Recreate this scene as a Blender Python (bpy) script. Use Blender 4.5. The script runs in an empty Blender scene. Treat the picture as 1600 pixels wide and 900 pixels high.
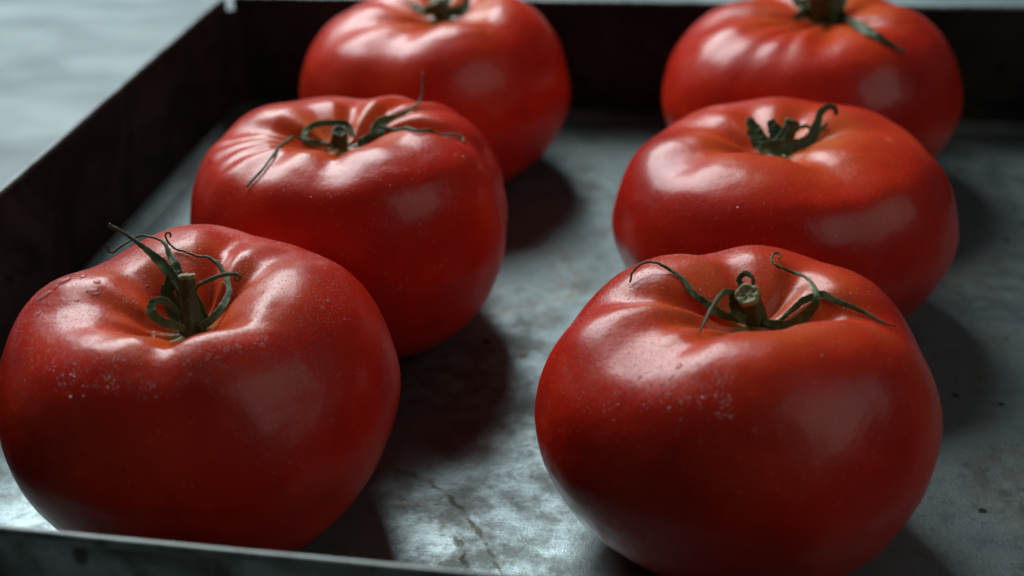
import bpy, bmesh, math, random
import numpy as np
from mathutils import Vector, Matrix
from mathutils.bvhtree import BVHTree
from mathutils import noise as mnoise

S = bpy.context.scene
COL = S.collection
rnd = random.Random(7)

# ------------------------------------------------------------------ camera
CAM = Vector((0.22430, -0.53848, 0.22057))
YAW, PITCH, ROLL = -0.194446, 0.501167, -0.044049
FPX = 2202.0                       # focal length in pixels of a 1600 px wide frame
cy, sy, cp, sp = math.cos(YAW), math.sin(YAW), math.cos(PITCH), math.sin(PITCH)
FWD = Vector((sy*cp, cy*cp, -sp)); R0 = Vector((cy, -sy, 0)); U0 = R0.cross(FWD)
RIGHT = math.cos(ROLL)*R0 + math.sin(ROLL)*U0
UP = -math.sin(ROLL)*R0 + math.cos(ROLL)*U0
cam = bpy.data.cameras.new('camera'); camo = bpy.data.objects.new('camera', cam); COL.objects.link(camo)
M = Matrix((RIGHT, UP, -FWD)).transposed().to_4x4(); M.translation = CAM
camo.matrix_world = M
cam.sensor_width = 36; cam.lens = FPX/1600*36
cam.clip_start = 0.01; cam.clip_end = 50
cam.dof.use_dof = True; cam.dof.focus_distance = 0.345; cam.dof.aperture_fstop = 9.0
S.camera = camo

# ------------------------------------------------------------------ light
W = bpy.data.worlds.new('World'); S.world = W; W.use_nodes = True
bg = W.node_tree.nodes['Background']; bg.inputs[0].default_value = (0.65, 0.75, 0.80, 1); bg.inputs[1].default_value = 0.038

def area(name, loc, target, sx, sz, power, col, spread=180):
    l = bpy.data.lights.new(name, 'AREA'); l.shape = 'RECTANGLE'; l.size = sx; l.size_y = sz
    l.energy = power; l.color = col; l.spread = math.radians(spread)
    o = bpy.data.objects.new(name, l); COL.objects.link(o); o.location = loc
    o.rotation_euler = (Vector(target)-Vector(loc)).to_track_quat('-Z', 'Y').to_euler()
    return o
TC = (0.16, -0.18, 0.03)
area('window_light', (-0.34, 0.50, 0.80), TC, 0.78, 0.63, 18.0, (0.88, 0.97, 1.0))
area('room_light', (1.38, -0.68, 0.96), TC, 1.25, 0.90, 3.3, (1.0, 0.95, 0.90))
S.view_settings.view_transform = 'Standard'; S.view_settings.look = 'None'
S.view_settings.exposure = 0; S.view_settings.gamma = 1

# ------------------------------------------------------------------ helpers
def ray(x, y, depth):
    """point at a pixel of the 1600x900 photo and a distance along the optical axis"""
    return CAM + depth*(FWD + RIGHT*((x-800)/FPX) + UP*((450-y)/FPX))
def depth_of(p): return (Vector(p)-CAM).dot(FWD)

def link(name, me, mat, parent=None, smooth=True):
    o = bpy.data.objects.new(name, me); COL.objects.link(o)
    if mat: me.materials.append(mat)
    if smooth: me.polygons.foreach_set('use_smooth', [True]*len(me.polygons))
    if parent: o.parent = parent
    return o
def mesh(name, v, f):
    me = bpy.data.meshes.new(name); me.from_pydata([tuple(p) for p in v], [], f); me.update(); return me
def empty(name, loc, label=None, cat=None, group=None):
    o = bpy.data.objects.new(name, None); COL.objects.link(o); o.location = loc; o.empty_display_size = .02
    if label: o['label'] = label
    if cat: o['category'] = cat
    if group: o['group'] = group
    return o

def catmull(pts, n):
    P = [np.array(p, float) for p in pts]; P = [2*P[0]-P[1]] + P + [2*P[-1]-P[-2]]
    out = []
    seg = len(P)-3
    for i in range(n):
        t = i/(n-1)*seg; k = min(int(t), seg-1); u = t-k
        a, b, c, d = P[k:k+4]
        out.append(.5*((2*b)+(-a+c)*u+(2*a-5*b+4*c-d)*u*u+(-a+3*b-3*c+d)*u**3))
    return np.array(out)

# node shorthand
class NT:
    def __init__(s, name):
        s.m = bpy.data.materials.new(name); s.m.use_nodes = True; s.t = s.m.node_tree
        s.b = s.t.nodes['Principled BSDF']; s.out = s.t.nodes['Material Output']
        s.tc = s.t.nodes.new('ShaderNodeTexCoord')
    def n(s, typ, **kw):
        x = s.t.nodes.new('ShaderNode'+typ)
        for k, v in kw.items():
            if k in x.inputs.keys(): s.put(x.inputs[k], v)
            else: setattr(x, k, v)
        return x
    def put(s, inp, v):
        if isinstance(v, bpy.types.NodeSocket): s.t.links.new(v, inp)
        else: inp.default_value = v
    def noise(s, scale, detail=4, rough=.55, vec=None, dist=0.0):
        x = s.n('TexNoise'); x.inputs['Scale'].default_value = scale; x.inputs['Detail'].default_value = detail
        x.inputs['Roughness'].default_value = rough; x.inputs['Distortion'].default_value = dist
        s.put(x.inputs['Vector'], vec if vec is not None else s.tc.outputs['Object']); return x.outputs['Fac']
    def ramp(s, fac, stops, interp='LINEAR'):
        x = s.n('ValToRGB'); e = x.color_ramp.elements; x.color_ramp.interpolation = interp
        while len(e) < len(stops): e.new(.5)
        for el, (p, c) in zip(e, stops):
            el.position = p; el.color = c if len(c) == 4 else (*c, 1)
        s.put(x.inputs['Fac'], fac); return x.outputs['Color']
    def g(s, fac, a, b, lo=0., hi=1.):
        x = s.n('MapRange'); x.interpolation_type = 'SMOOTHSTEP'
        s.put(x.inputs['Value'], fac); x.inputs['From Min'].default_value = a; x.inputs['From Max'].default_value = b
        x.inputs['To Min'].default_value = lo; x.inputs['To Max'].default_value = hi; return x.outputs['Result']
    def math(s, op, a, b=0.0, c=None):
        x = s.n('Math'); x.operation = op; s.put(x.inputs[0], a); s.put(x.inputs[1], b)
        if c is not None: s.put(x.inputs[2], c)
        return x.outputs[0]
    def mix(s, fac, a, b, mode='MIX'):
        x = s.n('Mix'); x.data_type = 'RGBA'; x.blend_type = mode
        s.put(x.inputs[0], fac); s.put(x.inputs[6], a if isinstance(a, bpy.types.NodeSocket) else (*a, 1))
        s.put(x.inputs[7], b if isinstance(b, bpy.types.NodeSocket) else (*b, 1)); return x.outputs[2]
    def bump(s, h, strength, dist, normal=None):
        x = s.n('Bump'); x.inputs['Strength'].default_value = strength; x.inputs['Distance'].default_value = dist
        s.put(x.inputs['Height'], h)
        if normal: s.put(x.inputs['Normal'], normal)
        return x.outputs['Normal']
    def mapping(s, loc=(0, 0, 0), rot=(0, 0, 0), scale=(1, 1, 1), vec=None):
        x = s.n('Mapping'); x.inputs['Location'].default_value = loc; x.inputs['Rotation'].default_value = rot
        x.inputs['Scale'].default_value = scale; s.put(x.inputs['Vector'], vec or s.tc.outputs['Object']); return x.outputs['Vector']
    def set(s, **kw):
        for k, v in kw.items():
            k = k.replace('_', ' '); s.put(s.b.inputs[k], (*v, 1) if isinstance(v, tuple) and len(v) == 3 else v)
        return s.m

# ------------------------------------------------------------------ materials
def floor_mat():
    t = NT('worn_steel_floor')
    big = t.noise(9, 6, .65, dist=.6); mid = t.noise(60, 8, .7); fine = t.noise(420, 5, .7); grain = t.noise(1500, 3, .6)
    col = t.ramp(big, [(.3, (.14, .175, .178)), (.5, (.21, .262, .268)), (.72, (.265, .325, .33))])
    col = t.mix(t.g(mid, .42, .64, 0, .7), col, (.12, .125, .11))
    col = t.mix(t.g(fine, .54, .70, 0, .6), col, (.10, .098, .085))
    col = t.mix(t.g(t.noise(26, 7, .75, dist=1.2), .58, .72, 0, .65), col, (.20, .155, .10))     # faint brown stains
    # dark pinprick specks
    vo = t.n('TexVoronoi'); vo.inputs['Scale'].default_value = 95; t.put(vo.inputs['Vector'], t.tc.outputs['Object'])
    sp_ = t.g(vo.outputs['Distance'], .05, .13, 1, 0)
    sep = t.n('SeparateColor'); t.put(sep.inputs[0], vo.outputs['Color'])
    spm = t.math('MULTIPLY', sp_, t.g(sep.outputs[0], .78, .84, 0, .85))
    col = t.mix(spm, col, (.03, .026, .02))
    # dried drip line that wanders over the sheet near the front
    sx = t.n('SeparateXYZ'); t.put(sx.inputs[0], t.tc.outputs['Object'])
    wob = t.math('MULTIPLY', t.math('SUBTRACT', t.noise(170, 5, .75), .5), .0075)
    dx = t.math('SUBTRACT', sx.outputs[0], .134)
    yl = t.math('ADD', t.math('MULTIPLY', dx, -.167), t.math('MULTIPLY', t.math('MULTIPLY', dx, dx), -26.7))
    d1 = t.math('ADD', t.math('SUBTRACT', t.math('ADD', sx.outputs[1], .246), yl), wob)
    line = t.math('MULTIPLY', t.g(t.math('ABSOLUTE', d1), .0003, .0017, 1, 0), t.g(t.math('ABSOLUTE', t.math('SUBTRACT', sx.outputs[0], .150)), .016, .021, 1, 0))
    d2 = t.math('ADD', t.math('SUBTRACT', t.math('SUBTRACT', sx.outputs[0], .1545), t.math('MULTIPLY', t.math('ADD', sx.outputs[1], .270), -.45)), wob)
    line2 = t.math('MULTIPLY', t.g(t.math('ABSOLUTE', d2), .0003, .0012, 1, 0), t.g(t.math('ABSOLUTE', t.math('ADD', sx.outputs[1], .277)), .006, .009, 1, 0))
    lm = t.math('MULTIPLY', t.math('MAXIMUM', line, line2), t.g(t.noise(260, 3), .30, .65, .10, .62))
    col = t.mix(lm, col, (.10, .078, .032))
    def spot(x, y, rad, c, amt, fac=None, warp=.6):
        nonlocal col
        w = t.n('VectorMath'); w.operation = 'DISTANCE'; t.put(w.inputs[0], t.tc.outputs['Object']); w.inputs[1].default_value = (x, y, 0)
        d = t.math('ADD', w.outputs['Value'], t.math('MULTIPLY', t.math('SUBTRACT', t.noise(.35/rad if rad < .01 else 40, 4, .7), .5), rad*warp*2))
        m = t.g(d, rad*.55, rad*1.15, amt, 0)
        if fac is not None: m = t.math('MULTIPLY', m, fac)
        col = t.mix(m, col, c)
    br = t.g(t.noise(150, 5, .7), .35, .62)
    spot(.136, -.200, .024, (.105, .075, .050), .75, br, 1.)
    spot(.150, -.228, .014, (.12, .095, .06), .6, br, 1.)
    spot(.290, -.120, .022, (.11, .11, .09), .7, br, 1.)
    spot(.300, -.235, .026, (.13, .12, .09), .7, br, 1.)
    spot(.1445, -.1775, .0016, (.012, .010, .009), .9)
    spot(.157, -.1847, .0014, (.16, .12, .05), .8)
    spot(.2931, -.1954, .0011, (.06, .025, .012), .95)
    spot(.2976, -.0356, .0020, (.17, .17, .07), .7)
    for k in range(7):
        spot(.27+.05*math.sin(k*2.3), -.06-.033*k, .0009+.0004*(k % 3), (.03, .03, .025), .8)
    spot(.2826, -.2445, .0012, (.02, .018, .015), .9, None, 1.)
    # long fine scratches
    scr = t.noise(60, 3, .6, vec=t.mapping(rot=(0, 0, .35), scale=(1, 22, 1)))
    rough = t.math('ADD', t.g(big, .3, .7, .50, .38), t.g(mid, .35, .66, -.06, .18))
    rough = t.math('ADD', rough, t.math('MULTIPLY', t.g(scr, .55, .75), .08))
    rough = t.math('ADD', rough, t.math('MULTIPLY', lm, .25))
    h = t.math('ADD', t.math('MULTIPLY', fine, .6), t.math('MULTIPLY', grain, .5))
    nb = t.bump(h, .55, .00018); nb = t.bump(t.noise(14, 3), .22, .0016, nb); nb = t.bump(scr, .12, .0003, nb)
    return t.set(Base_Color=col, Metallic=t.g(mid, .4, .75, .78, .5), Roughness=rough, Normal=nb)

def wall_mat(name, base, dark, rough0=.45, metal=.7):
    t = NT(name)
    v = t.mapping(scale=(1, 1, 1))
    big = t.noise(24, 7, .7, dist=.8); fine = t.noise(260, 5, .7)
    strk = t.noise(30, 4, .6, vec=t.mapping(scale=(.35, 1, 5)))
    col = t.mix(t.g(big, .35, .65), base, dark)
    col = t.mix(t.g(strk, .5, .68, 0, .7), col, tuple(c*.35 for c in dark))
    spots = t.noise(75, 3, .6)
    col = t.mix(t.g(spots, .63, .70, 0, .9), col, (.035, .022, .010) if base[0] > .05 else (.008, .005, .003))
    nb = t.bump(fine, .4, .0003); nb = t.bump(big, .3, .001, nb)
    return t.set(Base_Color=col, Metallic=metal, Roughness=t.g(big, .3, .7, rough0, rough0+.2), Normal=nb)

def edge_mat():
    t = NT('bare_steel_edge')
    n = t.noise(120, 5, .7)
    return t.set(Base_Color=t.ramp(n, [(.3, (.06, .065, .06)), (.6, (.20, .215, .21))]), Metallic=.85, Roughness=t.g(n, .3, .7, .42, .6))

def table_mat():
    t = NT('pale_washed_tabletop')
    v = t.mapping(rot=(0, 0, math.radians(-20)), scale=(1, 2.2, 1))
    n = t.noise(11, 4, .5, vec=v, dist=.5); f = t.noise(90, 5, .6)
    col = t.ramp(n, [(.3, (.095, .13, .132)), (.48, (.17, .222, .225)), (.66, (.27, .33, .33))])
    col = t.mix(t.g(f, .45, .7, 0, .15), col, (.3, .3, .29))
    return t.set(Base_Color=col, Roughness=.55, Normal=t.bump(f, .2, .0004))

def skin_mat(i, seed, deep=1.0):
    t = NT('tomato_skin')
    off = t.mapping(loc=(seed*1.7, seed*.9, seed*.4))
    at = t.n('Attribute'); at.attribute_name = 'tone'      # R: nearness to the stalk, G: rib crests
    s = t.n('SeparateColor'); t.put(s.inputs[0], at.outputs['Color'])
    big = t.noise(28, 4, .55, vec=off); mid = t.noise(120, 5, .6, vec=off); fine = t.noise(1500, 2, .5, vec=off)
    col = t.ramp(big, [(.3, (.38*deep, .008, .003)), (.5, (.52*deep, .018, .005)), (.72, (.60*deep, .038, .008))])
    # shoulders that ripened less, orange turning to yellow, breaking up in patches
    col = t.mix(t.math('MULTIPLY', s.outputs[0], .55), col, (.66, .062, .012))
    k = t.math('MULTIPLY', s.outputs[0], t.g(t.noise(45, 5, .6, vec=off), .34, .68, .15, 1))
    col = t.mix(t.math('MULTIPLY', k, .7 if i == 'MR' else .6), col, (.62, .14, .022))
    k2 = t.math('MULTIPLY', s.outputs[1], t.g(t.noise(38, 3, .5, vec=off), .58, .75, 0, .45))
    col = t.mix(k2, col, (.60, .17, .035))
    ring = t.math('MULTIPLY', s.outputs[2], t.g(t.noise(300, 3, .6, vec=off), .3, .6, .5, 1))
    col = t.mix(ring, col, (.16, .13, .035))
    # pale pores
    vo = t.n('TexVoronoi'); vo.inputs['Scale'].default_value = 620; t.put(vo.inputs['Vector'], off)
    sc = t.n('SeparateColor'); t.put(sc.inputs[0], vo.outputs['Color'])
    pore = t.math('MULTIPLY', t.g(vo.outputs['Distance'], .1, .28, 1, 0), t.g(sc.outputs[0], .6, .75, 0, .35))
    col = t.mix(pore, col, (.70, .20, .06))
    # a few corky scars
    vs = t.n('TexVoronoi'); vs.inputs['Scale'].default_value = 62; t.put(vs.inputs['Vector'], t.mapping(loc=(seed, 0, seed*2), scale=(1, 1, .45)))
    s2 = t.n('SeparateColor'); t.put(s2.inputs[0], vs.outputs['Color'])
    scar = t.math('MULTIPLY', t.g(t.math('ADD', vs.outputs['Distance'], t.math('MULTIPLY', mid, .12)), .10, .15, 1, 0), t.g(s2.outputs[1], .95, .97, 0, .6))
    col = t.mix(scar, col, (.58, .26, .10))
    nb = t.bump(fine, .40, .00012); nb = t.bump(mid, .20, .0008, nb); nb = t.bump(vo.outputs['Distance'], .12, .00016, nb)
    nb = t.bump(t.noise(560, 4, .65, vec=off), .42, .00024, nb)
    rough = t.g(t.noise(35, 5, .65, vec=off), .3, .7, .27, .39)
    m = t.set(Base_Color=col, Roughness=rough, Normal=nb)
    b = t.b; b.inputs['Subsurface Weight'].default_value = .05; b.inputs['Subsurface Radius'].default_value = (.006, .0012, .0006)
    b.inputs['Subsurface Scale'].default_value = .6
    b.inputs['IOR'].default_value = 1.46; b.inputs['Specular IOR Level'].default_value = .34
    b.inputs['Coat Weight'].default_value = .15; b.inputs['Coat Roughness'].default_value = .17
    return m

def green_mat(name, a, b_, c):
    t = NT(name)
    n = t.noise(160, 6, .7); n2 = t.noise(900, 3, .6)
    col = t.ramp(n, [(.3, a), (.52, b_), (.75, c)])
    return t.set(Base_Color=col, Roughness=.62, Normal=t.bump(n2, .5, .0002))

def water_mat():
    t = NT('water')
    m = t.set(Base_Color=(1., 1., 1.), Roughness=.34, Metallic=0.0)
    t.b.inputs['IOR'].default_value = 1.33; t.b.inputs['Transmission Weight'].default_value = 1
    return m

MF = floor_mat()
MWI = wall_mat('dark_steel_inner', (.032, .026, .022), (.010, .008, .007), .7, 0.)  # inner faces near-black brown, much darker than the outer ones
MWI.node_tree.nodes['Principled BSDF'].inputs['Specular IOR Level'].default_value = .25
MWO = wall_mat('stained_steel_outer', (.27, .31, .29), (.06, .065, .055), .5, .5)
ME = edge_mat(); MT = table_mat()
def leaf_mat():
    t = NT('calyx_green')
    at = t.n('Attribute'); at.attribute_name = 'tone'; s = t.n('SeparateColor'); t.put(s.inputs[0], at.outputs['Color'])
    n = t.noise(220, 5, .7); cv = t.n('CombineXYZ'); t.put(cv.inputs[0], t.math('MULTIPLY', s.outputs[2], 9.0)); t.put(cv.inputs[1], t.math('MULTIPLY', s.outputs[1], 1.6))
    vein = t.noise(2.2, 3, .6, vec=cv.outputs[0])
    col = t.ramp(n, [(.3, (.014, .036, .008)), (.5, (.042, .098, .020)), (.72, (.10, .17, .040))])
    col = t.mix(t.g(vein, .5, .7, 0, .6), col, (.075, .115, .040))
    col = t.mix(t.g(s.outputs[0], .80, 1.0, 0, .55), col, (.20, .24, .11))      # paler towards the margins
    col = t.mix(t.g(s.outputs[1], .55, 1.0, 0, .55), col, (.060, .055, .030))     # tips dried brownish
    nb = t.bump(vein, .5, .0003); nb = t.bump(t.noise(1400, 3, .7), .6, .0002, nb)
    return t.set(Base_Color=col, Roughness=.58, Normal=nb)
MG = leaf_mat()
MG2 = green_mat('fresh_stalk_green', (.018, .034, .010), (.045, .075, .022), (.12, .15, .055))
MCUT = green_mat('dry_cut_stalk', (.10, .12, .045), (.24, .25, .11), (.42, .38, .22))
MW = water_mat()

# ------------------------------------------------------------------ setting: table
def table():
    nx, ny = 60, 60; v = []; f = []
    for j in range(ny+1):
        for i in range(nx+1):
            x = -2.2+4.6*i/nx; y = -1.8+4.2*j/ny
            v.append((x, y, -.006))
    for j in range(ny):
        for i in range(nx):
            a = j*(nx+1)+i; f.append((a, a+1, a+nx+2, a+nx+1))
    o = link('table_surface', mesh('table_surface', v, f), MT); o['kind'] = 'structure'
table()

# ------------------------------------------------------------------ tray
H = .05; XL, XR, YF, YB = 0.0018, .385, -.3365, .004
TH = .0011; YFR = YF-.0072
tray = empty('baking_tray', ((XL+XR)/2, (YF+YB)/2, -.005), 'deep old steel baking tray with scratched floor and dark upright sides', 'tray')
def local(o):      # vertices are written in world space: bring them into the tray's frame
    o.parent = tray; o.matrix_parent_inverse = Matrix.Translation(-Vector(tray.location)); return o

def tray_floor():
    nx, ny = 150, 140; v = []; f = []
    cv = .004
    for j in range(ny+1):
        for i in range(nx+1):
            x = XL+(XR-XL)*i/nx; y0 = YF+(YFR-YF)*i/nx; y = y0+(YB-y0)*j/ny
            e = min(x-XL, XR-x, y-y0, YB-y)
            z = 0.0
            if e < cv: z = cv-math.sqrt(max(0, cv*cv-(cv-e)**2))
            z += .00035*mnoise.noise(Vector((x*22, y*22, 0))) + .0002*mnoise.noise(Vector((x*70, y*70, 3)))
            v.append((x, y, z))
    for j in range(ny):
        for i in range(nx):
            a = j*(nx+1)+i; f.append((a, a+1, a+nx+2, a+nx+1))
    n = len(v)
    # underside, stitched round the border
    bord = [i for i in range(nx)]+[j*(nx+1)+nx for j in range(ny)]+[ny*(nx+1)+i for i in range(nx, 0, -1)]+[j*(nx+1) for j in range(ny, 0, -1)]
    for b in bord: v.append((v[b][0], v[b][1], -.0014))
    m = len(bord)
    for k in range(m): f.append((bord[k], n+k, n+(k+1) % m, bord[(k+1) % m]))
    f.append(tuple(n+k for k in range(m))[::-1])
    local(link('tray_floor', mesh('tray_floor', v, f), MF))
tray_floor()

def wall(a, b, outn, seed, gap0=0., gap1=0.):
    """upright sheet from a to b (floor line), outn = outward direction; leans outward, has a folded hem outside"""
    a = Vector(a); b = Vector(b); outn = Vector(outn); d = (b-a); L = d.length; d.normalize()
    n = 90; lean = .0002
    def strip(prof, closed, u0, u1, name, mat):
        v = []; f = []; m = len(prof)
        for i in range(n+1):
            u = u0+(u1-u0)*i/n
            w = .0006*mnoise.noise(Vector((u*9, seed, 0)))+.00025*mnoise.noise(Vector((u*40, seed, 5)))
            hz = .00035*mnoise.noise(Vector((u*30, seed+9, 0)))
            for (o, z) in prof:
                k = z/H
                p = a+d*u+outn*(o+lean*k+w*k); v.append((p.x, p.y, z+hz*k))
        for i in range(n):
            for j in range(m):
                j2 = (j+1) % m
                f.append((i*m+j, i*m+j2, (i+1)*m+j2, (i+1)*m+j))
        f.append(tuple(range(m))); f.append(tuple(n*m+j for j in range(m))[::-1])
        me = mesh(name, v, f); bm = bmesh.new(); bm.from_mesh(me); bmesh.ops.recalc_face_normals(bm, faces=bm.faces); bm.to_mesh(me); bm.free()
        o = link(name, me, mat, smooth=False); return o
    zt = H-.0012
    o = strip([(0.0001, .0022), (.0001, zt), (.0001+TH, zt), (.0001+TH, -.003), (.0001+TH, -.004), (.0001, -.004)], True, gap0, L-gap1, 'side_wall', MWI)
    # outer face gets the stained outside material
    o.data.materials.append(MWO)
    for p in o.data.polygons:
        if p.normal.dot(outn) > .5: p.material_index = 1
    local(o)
    # rolled top edge
    prof = []
    for k in range(9):
        t = math.pi*k/8; prof.append((.0001+.0010-math.cos(t)*.0011, zt+math.sin(t)*.0011))
    prof += [(.0023, zt-.0045), (.0019, zt-.0055), (.00125, zt-.0055), (.00125, zt-.0002), (-.0002, zt-.0002)]
    # drop the repeated point order so the outline stays simple
    prof = [(-.0002, zt-.0001)]+prof[1:8]+[(.0024, zt-.0002), (.0026, zt-.0110), (.0020, zt-.0122), (.00125, zt-.0122), (.00125, zt-.0001)]
    hm = strip(prof, True, gap0+.001, L-gap1-.001, 'hem', MWO)
    hm.data.materials.append(ME)
    for p in hm.data.polygons:
        if p.normal.z > .35: p.material_index = 1
    hm.data.polygons.foreach_set('use_smooth', [True]*len(hm.data.polygons))
    hm.parent = o
wall((XL, YF, 0), (XL, YB, 0), (-1, 0, 0), 1, 0, .0006)
wall((XL, YB, 0), (XR, YB, 0), (0, 1, 0), 2, .0026, 0)
wall((XR, YB, 0), (XR, YFR, 0), (1, 0, 0), 3)
wall((XR, YFR, 0), (XL, YF, 0), (0, -1, 0), 4)
# folded lap at each corner, a little lower than the sides
for (x, y, dx, dy) in ((XL, YB, 1, -1), (XR, YB, -1, -1), (XR, YFR, -1, 1), (XL, YF, 1, 1)):
    pr = []
    for k in range(7):
        t = k/6*math.pi/2
        r = .006
        pr.append((x-.0001*dx+dx*r-dx*r*math.cos(t), y-.0001*dy+dy*r-dy*r*math.sin(t)))
    v = []; f = []
    for (px_, py_) in pr:
        for (z, o_) in ((.002, 0), (H-.006, .0)):
            v.append((px_-dx*o_, py_-dy*o_, z))
    for (px_, py_) in pr:
        for z in (.002, H-.006): v.append((px_-dx*.0008, py_-dy*.0008, z))
    n = 7
    for k in range(n-1):
        f += [(2*k, 2*k+1, 2*k+3, 2*k+2), (2*n+2*k, 2*n+2*k+2, 2*n+2*k+3, 2*n+2*k+1), (2*k+1, 2*n+2*k+1, 2*n+2*k+3, 2*k+3)]
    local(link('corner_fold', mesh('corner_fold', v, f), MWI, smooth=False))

# ------------------------------------------------------------------ tomatoes
CA = math.atan2(R0.y, R0.x)         # azimuths below are counted from image right
def gauss(d, w): return np.exp(-(d/w)**2)
def smooth(x): x = np.clip(x, 0, 1); return x*x*(3-2*x)

def tomato(name, label, x, y, a, T, dip, furrows, harm, bumps=(), off=(0, 0), tilt=(0, 0), seed=0, squash=1., NP=288, NT_=150, full=0., deep=1., drop=0.):
    prof = [(0, 1-dip), (.07, 1-dip*.99), (.15, 1-dip*.80), (.26, 1-dip*.38), (.40, 1-dip*.05), (.50, 1), (.64+.02*full, .975), (.80+.02*full, .895+.02*full),
            (.925+.012*full, .755+.02*full), (.99, .60), (1.0, .48), (.955, .34), (.85, .185), (.69, .07), (.50, .012), (.34, .0), (.18, .02), (0, .03)]
    pr = catmull(prof, 600)
    # resample evenly along the profile
    dl = np.r_[0, np.cumsum(np.hypot(np.diff(pr[:, 0])*a, np.diff(pr[:, 1])*T))]
    q = np.linspace(0, dl[-1], NT_+1)
    rho = np.interp(q, dl, pr[:, 0]); zz = np.interp(q, dl, pr[:, 1])
    rho[0] = 0; rho[-1] = 0
    dr = np.gradient(rho*a); dz = np.gradient(zz*T); ln = np.hypot(dr, dz)+1e-12
    nr, nz = -dz/ln, dr/ln
    top = np.arange(NT_+1) < np.argmax(rho)
    # how strongly ribs show along the profile
    w = np.where(top, smooth(rho/.20)*(1-.66*smooth((rho-.55)/.45)), .34*smooth(rho/.9)**1)
    ph = np.arange(NP)*2*math.pi/NP
    R_ = np.ones(NP)
    for k, amp, p0 in harm: R_ += amp*np.cos(k*(ph-math.radians(p0)))
    fur = np.zeros((NT_+1, NP)); crest = np.zeros(NP)
    for (p0, dpt, wd) in furrows:
        dpt = dpt*.66; wd = wd*1.1
        d = (ph-math.radians(p0)+math.pi) % (2*math.pi)-math.pi
        # furrows wander a little as they run down
        sway = .10*np.sin(rho*5+p0)[:, None]
        dd = d[None, :]+sway*np.where(top, 1, 0)[:, None]*.5
        wdr = math.radians(wd)*(1+.6*rho[:, None])
        fur += dpt*gauss(dd, wdr)
        crest += dpt*gauss(d, math.radians(wd))
    V = np.zeros((NT_+1, NP, 3))
    rr = (rho[:, None]*a)*(1+(R_[None, :]-1)*smooth(rho/.5)[:, None])
    rr = rr-nr[:, None]*fur*w[:, None]; zc = (zz*T)[:, None]-nz[:, None]*fur*w[:, None]
    V[..., 0] = rr*np.cos(ph+CA); V[..., 1] = rr*np.sin(ph+CA)*squash; V[..., 2] = zc
    Nx = nr[:, None]*np.cos(ph+CA); Ny = nr[:, None]*np.sin(ph+CA); Nz = nz[:, None]+0*ph
    for (p0, r0, sg, h_, istop) in bumps:            # azimuth, radius fraction, size, height, upper half?
        pz = np.interp(r0, rho[top], zz[top]*T) if istop else np.interp(-r0, -rho[~top][::1], zz[~top]*T)
        c = np.array([r0*a*math.cos(math.radians(p0)+CA), r0*a*math.sin(math.radians(p0)+CA)*squash, pz])
        g = h_*np.exp(-((V-c)**2).sum(-1)/(sg*sg))
        V[..., 0] += Nx*g; V[..., 1] += Ny*g; V[..., 2] += Nz*g
    for i in range(NT_+1):
        for j in range(NP):
            p = Vector(V[i, j])
            g = .0012*mnoise.noise(p*26+Vector((seed*3.1, 0, 0)))+.00055*mnoise.noise(p*62+Vector((0, seed*2.7, 0)))+.00010*mnoise.noise(p*230+Vector((0, seed, 4)))
            if rho[i] < .12 : g *= rho[i]/.12
            V[i, j] += np.array([Nx[i, j], Ny[i, j], Nz[i, j]])*g
    # shift of the stalk end and lean of the whole fruit
    sh = np.where(top, 1-smooth((rho-.15)/.8), 0)[:, None]
    ex = np.array([math.cos(CA), math.sin(CA)]); ey = np.array([-math.sin(CA), math.cos(CA)])
    V[..., 0] += sh*(off[0]*ex[0]+off[1]*ey[0]); V[..., 1] += sh*(off[0]*ex[1]+off[1]*ey[1])
    hs = smooth((V[..., 2]/T-.25)/.7)
    V[..., 2] += hs*((V[..., 0]*ex[0]+V[..., 1]*ex[1])*tilt[0]+(V[..., 0]*ey[0]+V[..., 1]*ey[1])*tilt[1])
    V[..., 2] -= V[..., 2].min() - .0001
    verts = [tuple(V[0].mean(0))]+[tuple(p) for i in range(1, NT_) for p in V[i]]+[tuple(V[-1].mean(0))]
    f = []
    for j in range(NP): f.append((0, 1+j, 1+(j+1) % NP))
    for i in range(NT_-2):
        b = 1+i*NP
        for j in range(NP):
            j2 = (j+1) % NP; f.append((b+j, b+NP+j, b+NP+j2, b+j2))
    b = 1+(NT_-2)*NP; last = len(verts)-1
    for j in range(NP): f.append((b+j, last, b+(j+1) % NP))
    root = empty('tomato', (x, y, 0), label, 'tomato', 'ripe tomatoes standing in the baking tray')
    me = mesh('tomato_flesh', verts, f)
    ca = me.color_attributes.new('tone', 'FLOAT_COLOR', 'POINT')
    cr = crest/(crest.max()+1e-9)
    buf = np.zeros((len(verts), 4)); buf[:, 3] = 1
    near = np.where(top, 1-smooth((rho-.15)/.62), 0)
    ridge = np.where(top, smooth((rho-.2)/.15)*(1-smooth((rho-.55)/.3)), 0)
    buf[0, :3] = (1, 0, 1); ring_ = np.where(top, 1-smooth((rho-.07)/.07), 0)
    for i in range(1, NT_):
        buf[1+(i-1)*NP:1+i*NP, 2] = ring_[i]; buf[1+(i-1)*NP:1+i*NP, 0] = near[i]; buf[1+(i-1)*NP:1+i*NP, 1] = ridge[i]*(1-cr)
    ca.data.foreach_set('color', buf.ravel().astype(np.float32))
    o = link('skin', me, skin_mat(name, seed, deep), root)
    bvh = BVHTree.FromPolygons([Vector(v)+Vector((x, y, 0)) for v in verts], f)
    base = Vector(verts[0])+Vector((x, y, 0))
    return dict(root=root, bvh=bvh, base=base, V=V, x=x, y=y, rho=rho, a=a, T=T, o=o)

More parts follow.
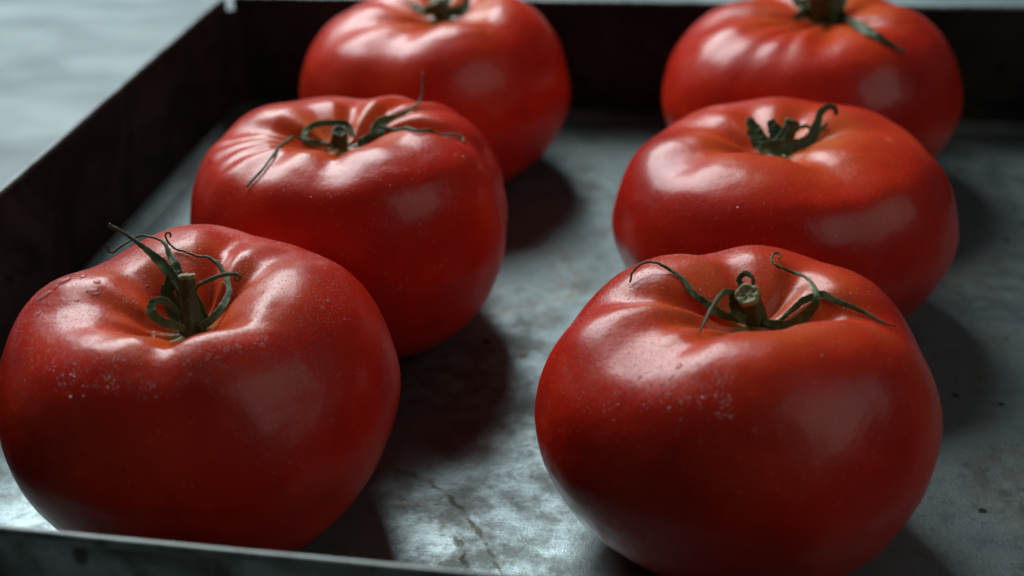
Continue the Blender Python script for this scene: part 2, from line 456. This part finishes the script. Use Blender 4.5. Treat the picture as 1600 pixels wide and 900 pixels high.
def sweep(name, T, ctrl, width, mat, thick=.00042, lift=0, parent=None, n=None, sidehint=None, twist=0., rough=.16, label=None):
    """leaf-like ribbon with a folded midrib. ctrl: (px, py, lift in mm above the skin | 'b' + mm behind the stalk base)"""
    pts = []; last = depth_of(T['base'])
    d0 = last
    for c in ctrl:
        x, y, l = c
        if isinstance(l, str):
            dep = d0+float(l)/1000
        else:
            D = (ray(x, y, 1)-CAM).normalized(); hit = T['bvh'].ray_cast(CAM, D)
            if hit[0] is not None: dep = depth_of(hit[0])-l/1000
            else: dep = last
        last = dep; pts.append(np.array(ray(x, y, dep)))
    # widths come in pixels of the photo
    n = n or max(56, 12*len(pts))
    P = catmull(pts, n)
    for _ in range(2): P[1:-1] = .25*P[:-2]+.5*P[1:-1]+.25*P[2:]
    wd = np.interp(np.linspace(0, 1, n), np.linspace(0, 1, len(width)), width)/FPX*d0
    for i in range(2, n): P[i] += np.array([mnoise.noise(Vector((i*.17, ctrl[0][0]*.1+q_*9, ctrl[-1][1]*.1))) for q_ in range(3)])*.00020
    for i in range(1, n):
        p = Vector(P[i]); loc, nor, _, dist = T['bvh'].find_nearest(p)
        need = .0004+min(wd[i], .001)*.3
        if (p-loc).dot(nor) < need: P[i] = np.array(loc+nor*need)
    for _ in range(2): P[1:-1] = .25*P[:-2]+.5*P[1:-1]+.25*P[2:]
    V = []; F = []; m = 14; AT = []
    Tn = np.gradient(P, axis=0); Tn /= np.linalg.norm(Tn, axis=1)[:, None]+1e-12
    hint = np.array(sidehint if sidehint else -FWD, float)
    prev = None
    for i in range(n):
        t = Tn[i]
        s = np.cross(t, hint)
        if np.linalg.norm(s) < .15 and prev is not None: s = prev
        s = s-t*s.dot(t); s /= np.linalg.norm(s)+1e-12
        if prev is not None:
            if s.dot(prev) < 0: s = -s
            s = s*.5+prev*.5; s = s-t*s.dot(t); s /= np.linalg.norm(s)+1e-12
        prev = s
        u = np.cross(s, t)
        an = twist*i/n; s2 = s*math.cos(an)+u*math.sin(an); u2 = u*math.cos(an)-s*math.sin(an)
        w = wd[i]*.50*(1+rough*mnoise.noise(Vector((i*.35, len(ctrl), width[0]*.3)))); tk = min(thick, w*1.3)*.5
        fold = .42*smooth((wd[i]-.0006)/.0015)
        roll = .45*mnoise.noise(Vector((i*.13, ctrl[0][0]*.37, 7)))
        s2, u2 = s2*math.cos(roll)+u2*math.sin(roll), u2*math.cos(roll)-s2*math.sin(roll)
        for k in range(m):
            th = 2*math.pi*k/m; c_ = math.cos(th); AT.append((abs(c_), i/n, c_*.5+.5+ctrl[0][1]*.013))
            edge = 1+.16*mnoise.noise(Vector((i*.9, c_*2, ctrl[0][0]*.1)))
            cx = math.copysign(abs(c_)**.8, c_)*w*edge; cz = math.sin(th)*tk*(1.35-.5*abs(c_)) + abs(c_)**1.3*w*fold
            V.append(tuple(P[i]+s2*cx+u2*cz))
    for i in range(n-1):
        for k in range(m):
            k2 = (k+1) % m; F.append((i*m+k, i*m+k2, (i+1)*m+k2, (i+1)*m+k))
    F.append(tuple(range(m))[::-1]); F.append(tuple((n-1)*m+k for k in range(m)))
    par = parent or T['root']
    V = [tuple(Vector(v)-Vector((T['x'], T['y'], 0))) for v in V]
    me = mesh(name, V, F); ca = me.color_attributes.new('tone', 'FLOAT_COLOR', 'POINT')
    ca.data.foreach_set('color', np.c_[np.array(AT), np.ones(len(AT))].ravel().astype(np.float32))
    o = link(name, me, mat, par)
    if label: o['label'] = label
    return o

def stalk(T, ctrl, width, mat, cut=True, cutmat=None, ridges=5, flare=1.):
    """ridged stub of the vine. ctrl in pixels with depth strings"""
    d0 = depth_of(T['base']); pts = [np.array(ray(x, y, d0+float(l)/1000)) for x, y, l in ctrl]
    n = 22; P = catmull(pts, n); wd = np.interp(np.linspace(0, 1, n), np.linspace(0, 1, len(width)), width)/FPX*d0*.5
    Tn = np.gradient(P, axis=0); Tn /= np.linalg.norm(Tn, axis=1)[:, None]
    m = 30; V = []; F = []
    s = np.cross(Tn[0], np.array(FWD)); s /= np.linalg.norm(s)
    for i in range(n):
        t = Tn[i]; s = s-t*s.dot(t); s /= np.linalg.norm(s); u = np.cross(s, t)
        for k in range(m):
            th = 2*math.pi*k/m
            r = wd[i]*(1+.10*math.cos(ridges*th+.15*i)+.10*mnoise.noise(Vector((math.cos(th)*2, math.sin(th)*2, i*.25+T['x']*90))))
            V.append(P[i]+s*r*math.cos(th)+u*r*math.sin(th))
    for i in range(n-1):
        for k in range(m):
            k2 = (k+1) % m; F.append((i*m+k, i*m+k2, (i+1)*m+k2, (i+1)*m+k))
    F.append(tuple(range(m))[::-1])
    sub = Vector((T['x'], T['y'], 0))
    o = link('stem', mesh('stem', [tuple(Vector(v)-sub) for v in V], F), mat, T['root'])
    # cut end: raised ragged rim round a hollow pith
    t = Tn[-1]; u = np.cross(s, t); V = []; F = []
    rings = [(1.0, -.35), (1.10, .0), (1.04, .22), (.86, .26), (.66, .10), (.40, -.02), (.2, .06)]
    for (q, h) in rings:
        for k in range(m):
            th = 2*math.pi*k/m; r = wd[-1]*(q+.07*math.cos(ridges*th+.15*n)+.09*mnoise.noise(Vector((math.cos(th)*3, math.sin(th)*3, q*2+T['x']*50))))
            hh = wd[-1]*(h+.16*mnoise.noise(Vector((math.cos(th)*2.5, math.sin(th)*2.5, q+T['y']*50))))
            V.append(P[-1]+s*r*math.cos(th)+u*r*math.sin(th)+t*hh)
    V.append(P[-1]+t*wd[-1]*.05)
    for i in range(len(rings)-1):
        for k in range(m):
            k2 = (k+1) % m; F.append((i*m+k, i*m+k2, (i+1)*m+k2, (i+1)*m+k))
    b = (len(rings)-1)*m
    for k in range(m): F.append((b+k, b+(k+1) % m, len(V)-1))
    link('cut_end', mesh('cut_end', [tuple(Vector(v)-sub) for v in V], F), cutmat or MCUT, o)
    return o

def droplets(T, count, rmin, rmax, region, seed):
    """tiny beads of water sitting on the skin, one mesh"""
    r = random.Random(seed); V = T['V']; nt, npn, _ = V.shape
    vs = []; fs = []
    m = 6; rings = ((1., -.12), (.90, .36), (.52, .72))
    n = 0; tries = 0
    while n < count and tries < count*60:
        tries += 1
        i = r.randrange(4, nt-30); j = r.randrange(npn)
        # even area: reject near the pole
        if r.random() > max(.03, T['rho'][i]): continue
        p = V[i, j]; a1 = V[i+1, j]-V[i-1, j]; a2 = V[i, (j+1) % npn]-V[i, j-1]
        nn = np.cross(a1, a2); nn /= np.linalg.norm(nn)+1e-12
        wp = Vector(p)+Vector((T['x'], T['y'], 0))
        d = wp-CAM; zf = d.dot(FWD); px = 800+FPX*d.dot(RIGHT)/zf; py = 450-FPX*d.dot(UP)/zf
        if nn.dot(p-np.array([0, 0, T['T']*.45])) < 0: nn = -nn
        pr = region(px, py, Vector(nn))
        if r.random() > pr: continue
        p = p+a1*(r.random()-.5)*.5+a2*(r.random()-.5)*.5
        rad = rmin*(rmax/rmin)**(r.random()**2.6); el = 1+r.random()*.35
        s = a2/np.linalg.norm(a2); s = s-nn*s.dot(nn); s /= np.linalg.norm(s); u = np.cross(nn, s)
        an = r.random()*6.28; s, u = s*math.cos(an)+u*math.sin(an), u*math.cos(an)-s*math.sin(an)
        b = len(vs); hgt = .28+.16*r.random()
        for (q, h) in rings:
            for k in range(m):
                th = 2*math.pi*k/m; vs.append(tuple(p+s*(rad*q*el*math.cos(th))+u*(rad*q*math.sin(th))+nn*(rad*h*hgt)))
        vs.append(tuple(p+nn*rad*.84*hgt))
        for q in range(2):
            for k in range(m):
                k2 = (k+1) % m; fs.append((b+q*m+k, b+q*m+k2, b+(q+1)*m+k2, b+(q+1)*m+k))
        for k in range(m): fs.append((b+2*m+k, b+2*m+(k+1) % m, b+3*m))
        fs.append(tuple(b+k for k in range(m))[::-1])
        n += 1
    o = link('water_beads', mesh('water_beads', vs, fs), MW, T['root']); o['kind'] = 'stuff'

def big_drop(T, px, py, w, h, ang=0.):
    D = (ray(px, py, 1)-CAM).normalized(); hit = T['bvh'].ray_cast(CAM, D)
    if hit[0] is None: return
    c, nn = hit[0], hit[1].normalized(); k_ = depth_of(c)/FPX
    s = RIGHT*math.cos(ang)+UP*math.sin(ang); s = (s-nn*s.dot(nn)).normalized(); u = nn.cross(s)
    vs = []; fs = []; m = 18; rings = ((1., -.10), (.97, .12), (.85, .30), (.62, .42), (.32, .49))
    sub = Vector((T['x'], T['y'], 0)); wr, hr = w*k_*.5, h*k_*.5/max(.45, abs(nn.dot(FWD)))
    hh = min(wr, hr)
    for (q, z) in rings:
        for k in range(m):
            th = 2*math.pi*k/m; wob = 1+.14*mnoise.noise(Vector((math.cos(th)*1.3+px, math.sin(th)*1.3, py)))
            vs.append(c+s*(wr*q*wob*math.cos(th))+u*(hr*q*wob*math.sin(th))+nn*(hh*z*.8)-sub)
    vs.append(c+nn*hh*.41-sub)
    for q in range(len(rings)-1):
        for k in range(m):
            k2 = (k+1) % m; fs.append((q*m+k, q*m+k2, (q+1)*m+k2, (q+1)*m+k))
    b = (len(rings)-1)*m
    for k in range(m): fs.append((b+k, b+(k+1) % m, len(vs)-1))
    fs.append(tuple(range(m))[::-1])
    link('water_drop', mesh('water_drop', vs, fs), MW, T['root'])

# ---- front left
FL = tomato('FL', 'front left ripe tomato with tall upright stem and curling sepals, beaded with water', .0927, -.2668, .0478, .0662, .16,
            [(72, .0060, 9), (44, .0055, 12), (138, .0060, 15), (183, .0028, 10), (206, .0048, 12), (230, .0018, 11), (270, .0042, 10), (322, .0022, 14)],
            [(2, .015, 20), (3, .012, 70)], bumps=[(185, .8, .016, .0015, 1)], off=(.001, -.0065), tilt=(-.03, .06), seed=1)
# ---- front right
FR = tomato('FR', 'front right ripe tomato with squat pale-cut stem and long whiskery sepals, wet skin', .2216, -.2574, .0467, .0622, .125,
            [(100, .0035, 9), (160, .0058, 8), (196, .0048, 11), (224, .0038, 10), (352, .0060, 10), (45, .0028, 10)],
            [(2, .02, 0), (3, .012, 300)], bumps=[(265, .45, .015, .0025, 1)], off=(.003, .001), tilt=(0., .02), seed=2)
# ---- middle left
ML = tomato('ML', 'heavily wrinkled tomato in the middle of the left column, thin dry sepals spread flat', .1036, -.1722, .0483, .0668, .105,
            [(166, .0060, 9), (186, .0030, 4), (199, .0036, 5), (211, .0026, 4), (228, .0018, 7), (118, .0030, 13), (86, .0058, 9), (52, .0050, 6), (30, .0024, 5), (356, .0056, 5), (318, .0010, 9), (266, .0034, 9)],
            [(2, .01, 0), (4, .014, 45)], seed=3, full=.9)
# ---- middle right
MR = tomato('MR', 'widest smooth tomato in the middle of the right column with short upright sepals', .2312, -.1472, .0512, .0580, .10,
            [(150, .0052, 14), (196, .0040, 12), (285, .0036, 13), (10, .0045, 12), (62, .0035, 12), (104, .003, 10)],
            [(2, .012, 0), (3, .01, 90)], off=(-.002, 0), seed=4, full=.6)
# ---- back left
BL = tomato('BL', 'back left tomato against the far wall, top cut off by the frame edge', .1029, -.0560, .0504, .0655, .075,
            [(250, .0042, 13), (205, .0036, 12), (325, .0030, 12), (100, .0045, 12), (50, .0035, 12), (150, .0035, 12)],
            [(2, .01, 40), (3, .01, 10)], off=(.0045, 0), seed=5, NP=220, NT_=120)
# ---- back right
BR = tomato('BR', 'back right ribbed tomato beside the far wall with thick green stem and one drooping sepal', .2401, -.0535+.006, .0530, .0632, .055,
            [(208, .0024, 6), (226, .0036, 6), (239, .0024, 5), (262, .0036, 10), (322, .0036, 10), (20, .003, 10), (70, .004, 10), (120, .0045, 10), (175, .004, 9)],
            [(2, .01, 0), (3, .01, 200)], off=(.004, 0), seed=6, NP=220, NT_=120)

# ------------------------------------------------------------------ stems and sepals
# front left
stalk(FL, [(303, 528, '2'), (301, 500, '0'), (296, 465, '-1'), (292, 432, '-2')], [46, 42, 30, 24, 25], MG2, ridges=5)
sweep('sepal', FL, [(292, 500, '0'), (284, 450, '1'), (257, 415, '3'), (230, 391, '5'), (208, 374, '6'), (189, 361, '6'), (169, 352, '6')], [10, 15, 17, 10, 6, 5, 8], MG)
sweep('sepal', FL, [(286, 490, '2'), (277, 420, '5'), (267, 401, '7'), (257, 381, '9'), (243, 372, '11'), (223, 368, '12'), (206, 374, '12'), (189, 385, '11'), (177, 394, '11'), (169, 391, '11'), (169, 383, '11')], [12, 14, 9, 5, 4, 4, 4, 4, 4, 4], MG)
sweep('sepal', FL, [(311, 513, '-3'), (331, 499, '-2'), (348, 479, '0'), (358, 457, '3'), (355, 435, '6'), (345, 418, '8'), (328, 403, '10'), (306, 400, '11'), (287, 396, '12'), (270, 386, '12'), (260, 374, '12'), (260, 365, '12'), (266, 364, '12'), (266, 371, '12')], [12, 13, 12, 10, 9, 7, 4, 3.5, 3.5, 3.5, 3, 3, 3], MG)
sweep('sepal', FL, [(292, 470, '-4'), (309, 447, '-6'), (326, 438, '-7'), (348, 430, '-7'), (365, 428, '-7'), (375, 431, '-7'), (373, 438, '-7'), (367, 436, '-7'), (368, 431, '-7')], [4, 6, 7, 7, 5, 4, 4, 3, 3], MG)
sweep('sepal', FL, [(290, 515, '-3'), (270, 508, '-4'), (248, 500, '-5'), (237, 487, '-5'), (238, 474, '-4'), (252, 470, '-3'), (268, 477, '-2'), (282, 494, '-1')], [10, 13, 15, 15, 13, 12, 10, 8], MG)
sweep('sepal', FL, [(284, 505, '2'), (270, 480, '3'), (263, 455, '4'), (270, 432, '4'), (283, 424, '4')], [20, 24, 22, 14, 5], MG)
sweep('sepal', FL, [(322, 508, '0'), (313, 480, '0'), (304, 455, '0'), (300, 440, '0')], [16, 14, 7, 3], MG)
# front right
stalk(FR, [(1181, 503, '3'), (1178, 488, '1'), (1172, 472, '-1'), (1168, 461, '-4')], [36, 35, 33, 35], MG2, ridges=5)
sweep('sepal', FR, [(1165, 500, '1'), (1140, 495, '1'), (1122, 488, '1'), (1104, 474, '2'), (1084, 460, '3'), (1070, 441, '5'), (1052, 425, '7'), (1032, 413, '8'), (1015, 409, '9'), (998, 415, '9'), (988, 427, '9'), (984, 441, '9')], [12, 13, 13, 12, 10, 6, 5, 4, 4, 4, 3], MG)
sweep('sepal', FR, [(1166, 500, '0'), (1150, 485, '-1'), (1147, 466, '-1'), (1136, 456, '-3'), (1124, 464, '-5'), (1112, 482, '-8'), (1101, 503, '-11'), (1091, 523, '-13')], [18, 24, 20, 10, 8, 6, 5, 2], MG)
sweep('sepal', FR, [(1192, 502, '0'), (1212, 507, '0'), (1232, 508, 1.0), (1252, 498, 1.5), (1268, 482, 2.5), (1276, 466, 4), (1272, 448, 4), (1260, 434, 4), (1240, 425, 3), (1220, 418, 3), (1208, 410, 3), (1206, 400, 3), (1213, 395, 3), (1220, 399, 3), (1216, 405, 3)], [10, 14, 20, 19, 13, 7, 5, 5, 4.5, 4, 4, 3, 3], MG)
sweep('sepal', FR, [(1215, 503, '0'), (1235, 487, '0'), (1255, 470, '0'), (1272, 465, '0'), (1290, 466, '0'), (1310, 472, .8), (1333, 480, .8), (1359, 494, .8), (1379, 506, .8), (1399, 512, .8)], [6, 9, 12, 11, 11, 10, 8, 6, 4, 2], MG)
sweep('sepal', FR, [(1172, 480, '4'), (1160, 452, '4'), (1155, 436, '4'), (1164, 427, '3'), (1175, 433, '2'), (1178, 450, '2')], [12, 10, 9, 9, 7, 5], MG)
# middle left
stalk(ML, [(530, 226, '2'), (531, 215, '0'), (531, 206, '-2')], [28, 24, 22], MG2, cutmat=MG2)
sweep('sepal', ML, [(500, 224, '-1'), (479, 222, '-2'), (477, 207, '0'), (493, 195, '2'), (522, 192, '3'), (543, 195, '3'), (552, 214, '1')], [12, 10, 9, 10, 9, 9, 8], MG)
sweep('sepal', ML, [(515, 226, '-1'), (472, 217, .8), (447, 221, .8), (429, 239, .8), (412, 264, .8), (387, 292, .8)], [6, 5, 4, 4, 4, 4], MG)
sweep('sepal', ML, [(560, 226, '0'), (586, 219, '0'), (600, 200, '2'), (621, 184, '5'), (643, 171, '8'), (657, 157, '11'), (660, 136, '12'), (660, 114, '13')], [18, 25, 22, 10, 5, 4, 3, 3], MG)
sweep('sepal', ML, [(560, 220, '1'), (590, 208, '2'), (614, 203, .8), (653, 207, .8), (689, 212, .8), (721, 214, .8), (724, 224, .8)], [8, 8, 6, 5, 4, 4, 3], MG)
sweep('sepal', ML, [(560, 228, '0'), (575, 224, '0'), (592, 212, '0')], [8, 10, 6], MG)
# middle right
stalk(MR, [(1218, 228, '2'), (1228, 214, '0'), (1238, 190, '-1')], [26, 23, 22], MG2, cutmat=MG2)
sweep('sepal', MR, [(1205, 226, '0'), (1187, 222, '0'), (1178, 204, '1'), (1170, 184, '2')], [20, 28, 24, 8], MG)
sweep('sepal', MR, [(1215, 224, '2'), (1211, 207, '3'), (1204, 188, '4')], [20, 24, 12], MG)
sweep('sepal', MR, [(1250, 226, '0'), (1265, 220, '0'), (1274, 197, '1'), (1281, 177, '2'), (1293, 167, '3'), (1305, 170, '3'), (1306, 180, '3')], [20, 20, 15, 12, 10, 8, 7], MG)
sweep('sepal', MR, [(1180, 229, '-1'), (1205, 231, '-2'), (1230, 229, '-2'), (1258, 222, '-1')], [12, 26, 24, 12], MG)
sweep('sepal', MR, [(1240, 205, '2'), (1256, 197, '3'), (1268, 201, '3')], [8, 6, 5], MG)
sweep('sepal', MR, [(1262, 218, '2'), (1278, 208, '4'), (1292, 198, '6')], [8, 9, 5], MG)
# back left
stalk(BL, [(692, 22, '2'), (684, 12, '0'), (680, 4, '-1')], [30, 26, 24], MG2, cutmat=MG2)
sweep('sepal', BL, [(690, 20, '0'), (668, 18, '0'), (650, 12, '3'), (640, 2, '6')], [12, 14, 10, 4], MG)
sweep('sepal', BL, [(695, 20, '0'), (718, 18, '0'), (728, 8, '2'), (732, -10, '3')], [14, 18, 14, 5], MG)
sweep('sepal', BL, [(690, 18, '3'), (700, 0, '6'), (690, -14, '8')], [12, 12, 4], MG)
# back right
stalk(BR, [(1290, 26, '4'), (1286, 8, '0'), (1280, -18, '-3')], [60, 50, 46], MG2)
sweep('sepal', BR, [(1290, 26, '0'), (1262, 22, '0'), (1240, 27, '-2')], [24, 20, 10], MG)
sweep('sepal', BR, [(1295, 20, '0'), (1318, 32, 1.), (1342, 45, 1.), (1362, 55, 1.), (1390, 70, 1.), (1415, 84, 1.)], [20, 20, 16, 14, 8, 4], MG2)
sweep('sepal', BR, [(1285, 20, '2'), (1310, 10, '3'), (1322, -8, '6')], [16, 18, 8], MG)
sweep('sepal', BR, [(1285, 20, '2'), (1250, 5, '6'), (1235, -14, '9')], [16, 18, 8], MG)

# ------------------------------------------------------------------ water
def reg_fl(px, py, n):
    v = max(.012, min(1, (n.z-.60)/.28))
    return v*(1.0 if py < 640 else .25)
def reg_fr(px, py, n):
    v = max(.012, min(1, (n.z-.52)/.30))
    if px < 1150: return v
    return v*(.35 if py < 520 else .03)
def reg_m(px, py, n): return max(0, min(1, (n.z-.62)/.3))
droplets(FL, 9500, .00007, .00019, reg_fl, 11)
droplets(FR, 7000, .00007, .00019, reg_fr, 12)
droplets(ML, 900, .00008, .00017, reg_m, 13)
droplets(MR, 1300, .00008, .00018, reg_m, 14)
for a_ in ((145, 455, 20, 9, 0), (70, 462, 30, 9, .9), (98, 440, 28, 8, .3), (88, 448, 10, 7, 0), (130, 432, 11, 6, .2), (152, 440, 12, 6, 0), (240, 522, 8, 9, 0), (60, 490, 9, 6, .5),
           (120, 470, 8, 6, 0), (230, 448, 7, 5, 0), (505, 482, 9, 5, 0), (512, 470, 6, 4, 0)): big_drop(FL, *a_)
for a_ in ((1061, 572, 13, 5, 1.2), (1049, 590, 12, 4, 1.2), (1035, 600, 10, 5, 1.), (1014, 607, 9, 6, .8), (1056, 601, 10, 4, 1.3), (990, 604, 9, 6, .3), (1028, 618, 8, 4, .8),
           (965, 634, 8, 5, 0), (1092, 570, 5, 4, 0), (1045, 618, 9, 4, 1.3), (1000, 590, 7, 5, .4), (1012, 640, 6, 4, 0), (1178, 676, 9, 18, -.6)): big_drop(FR, *a_)
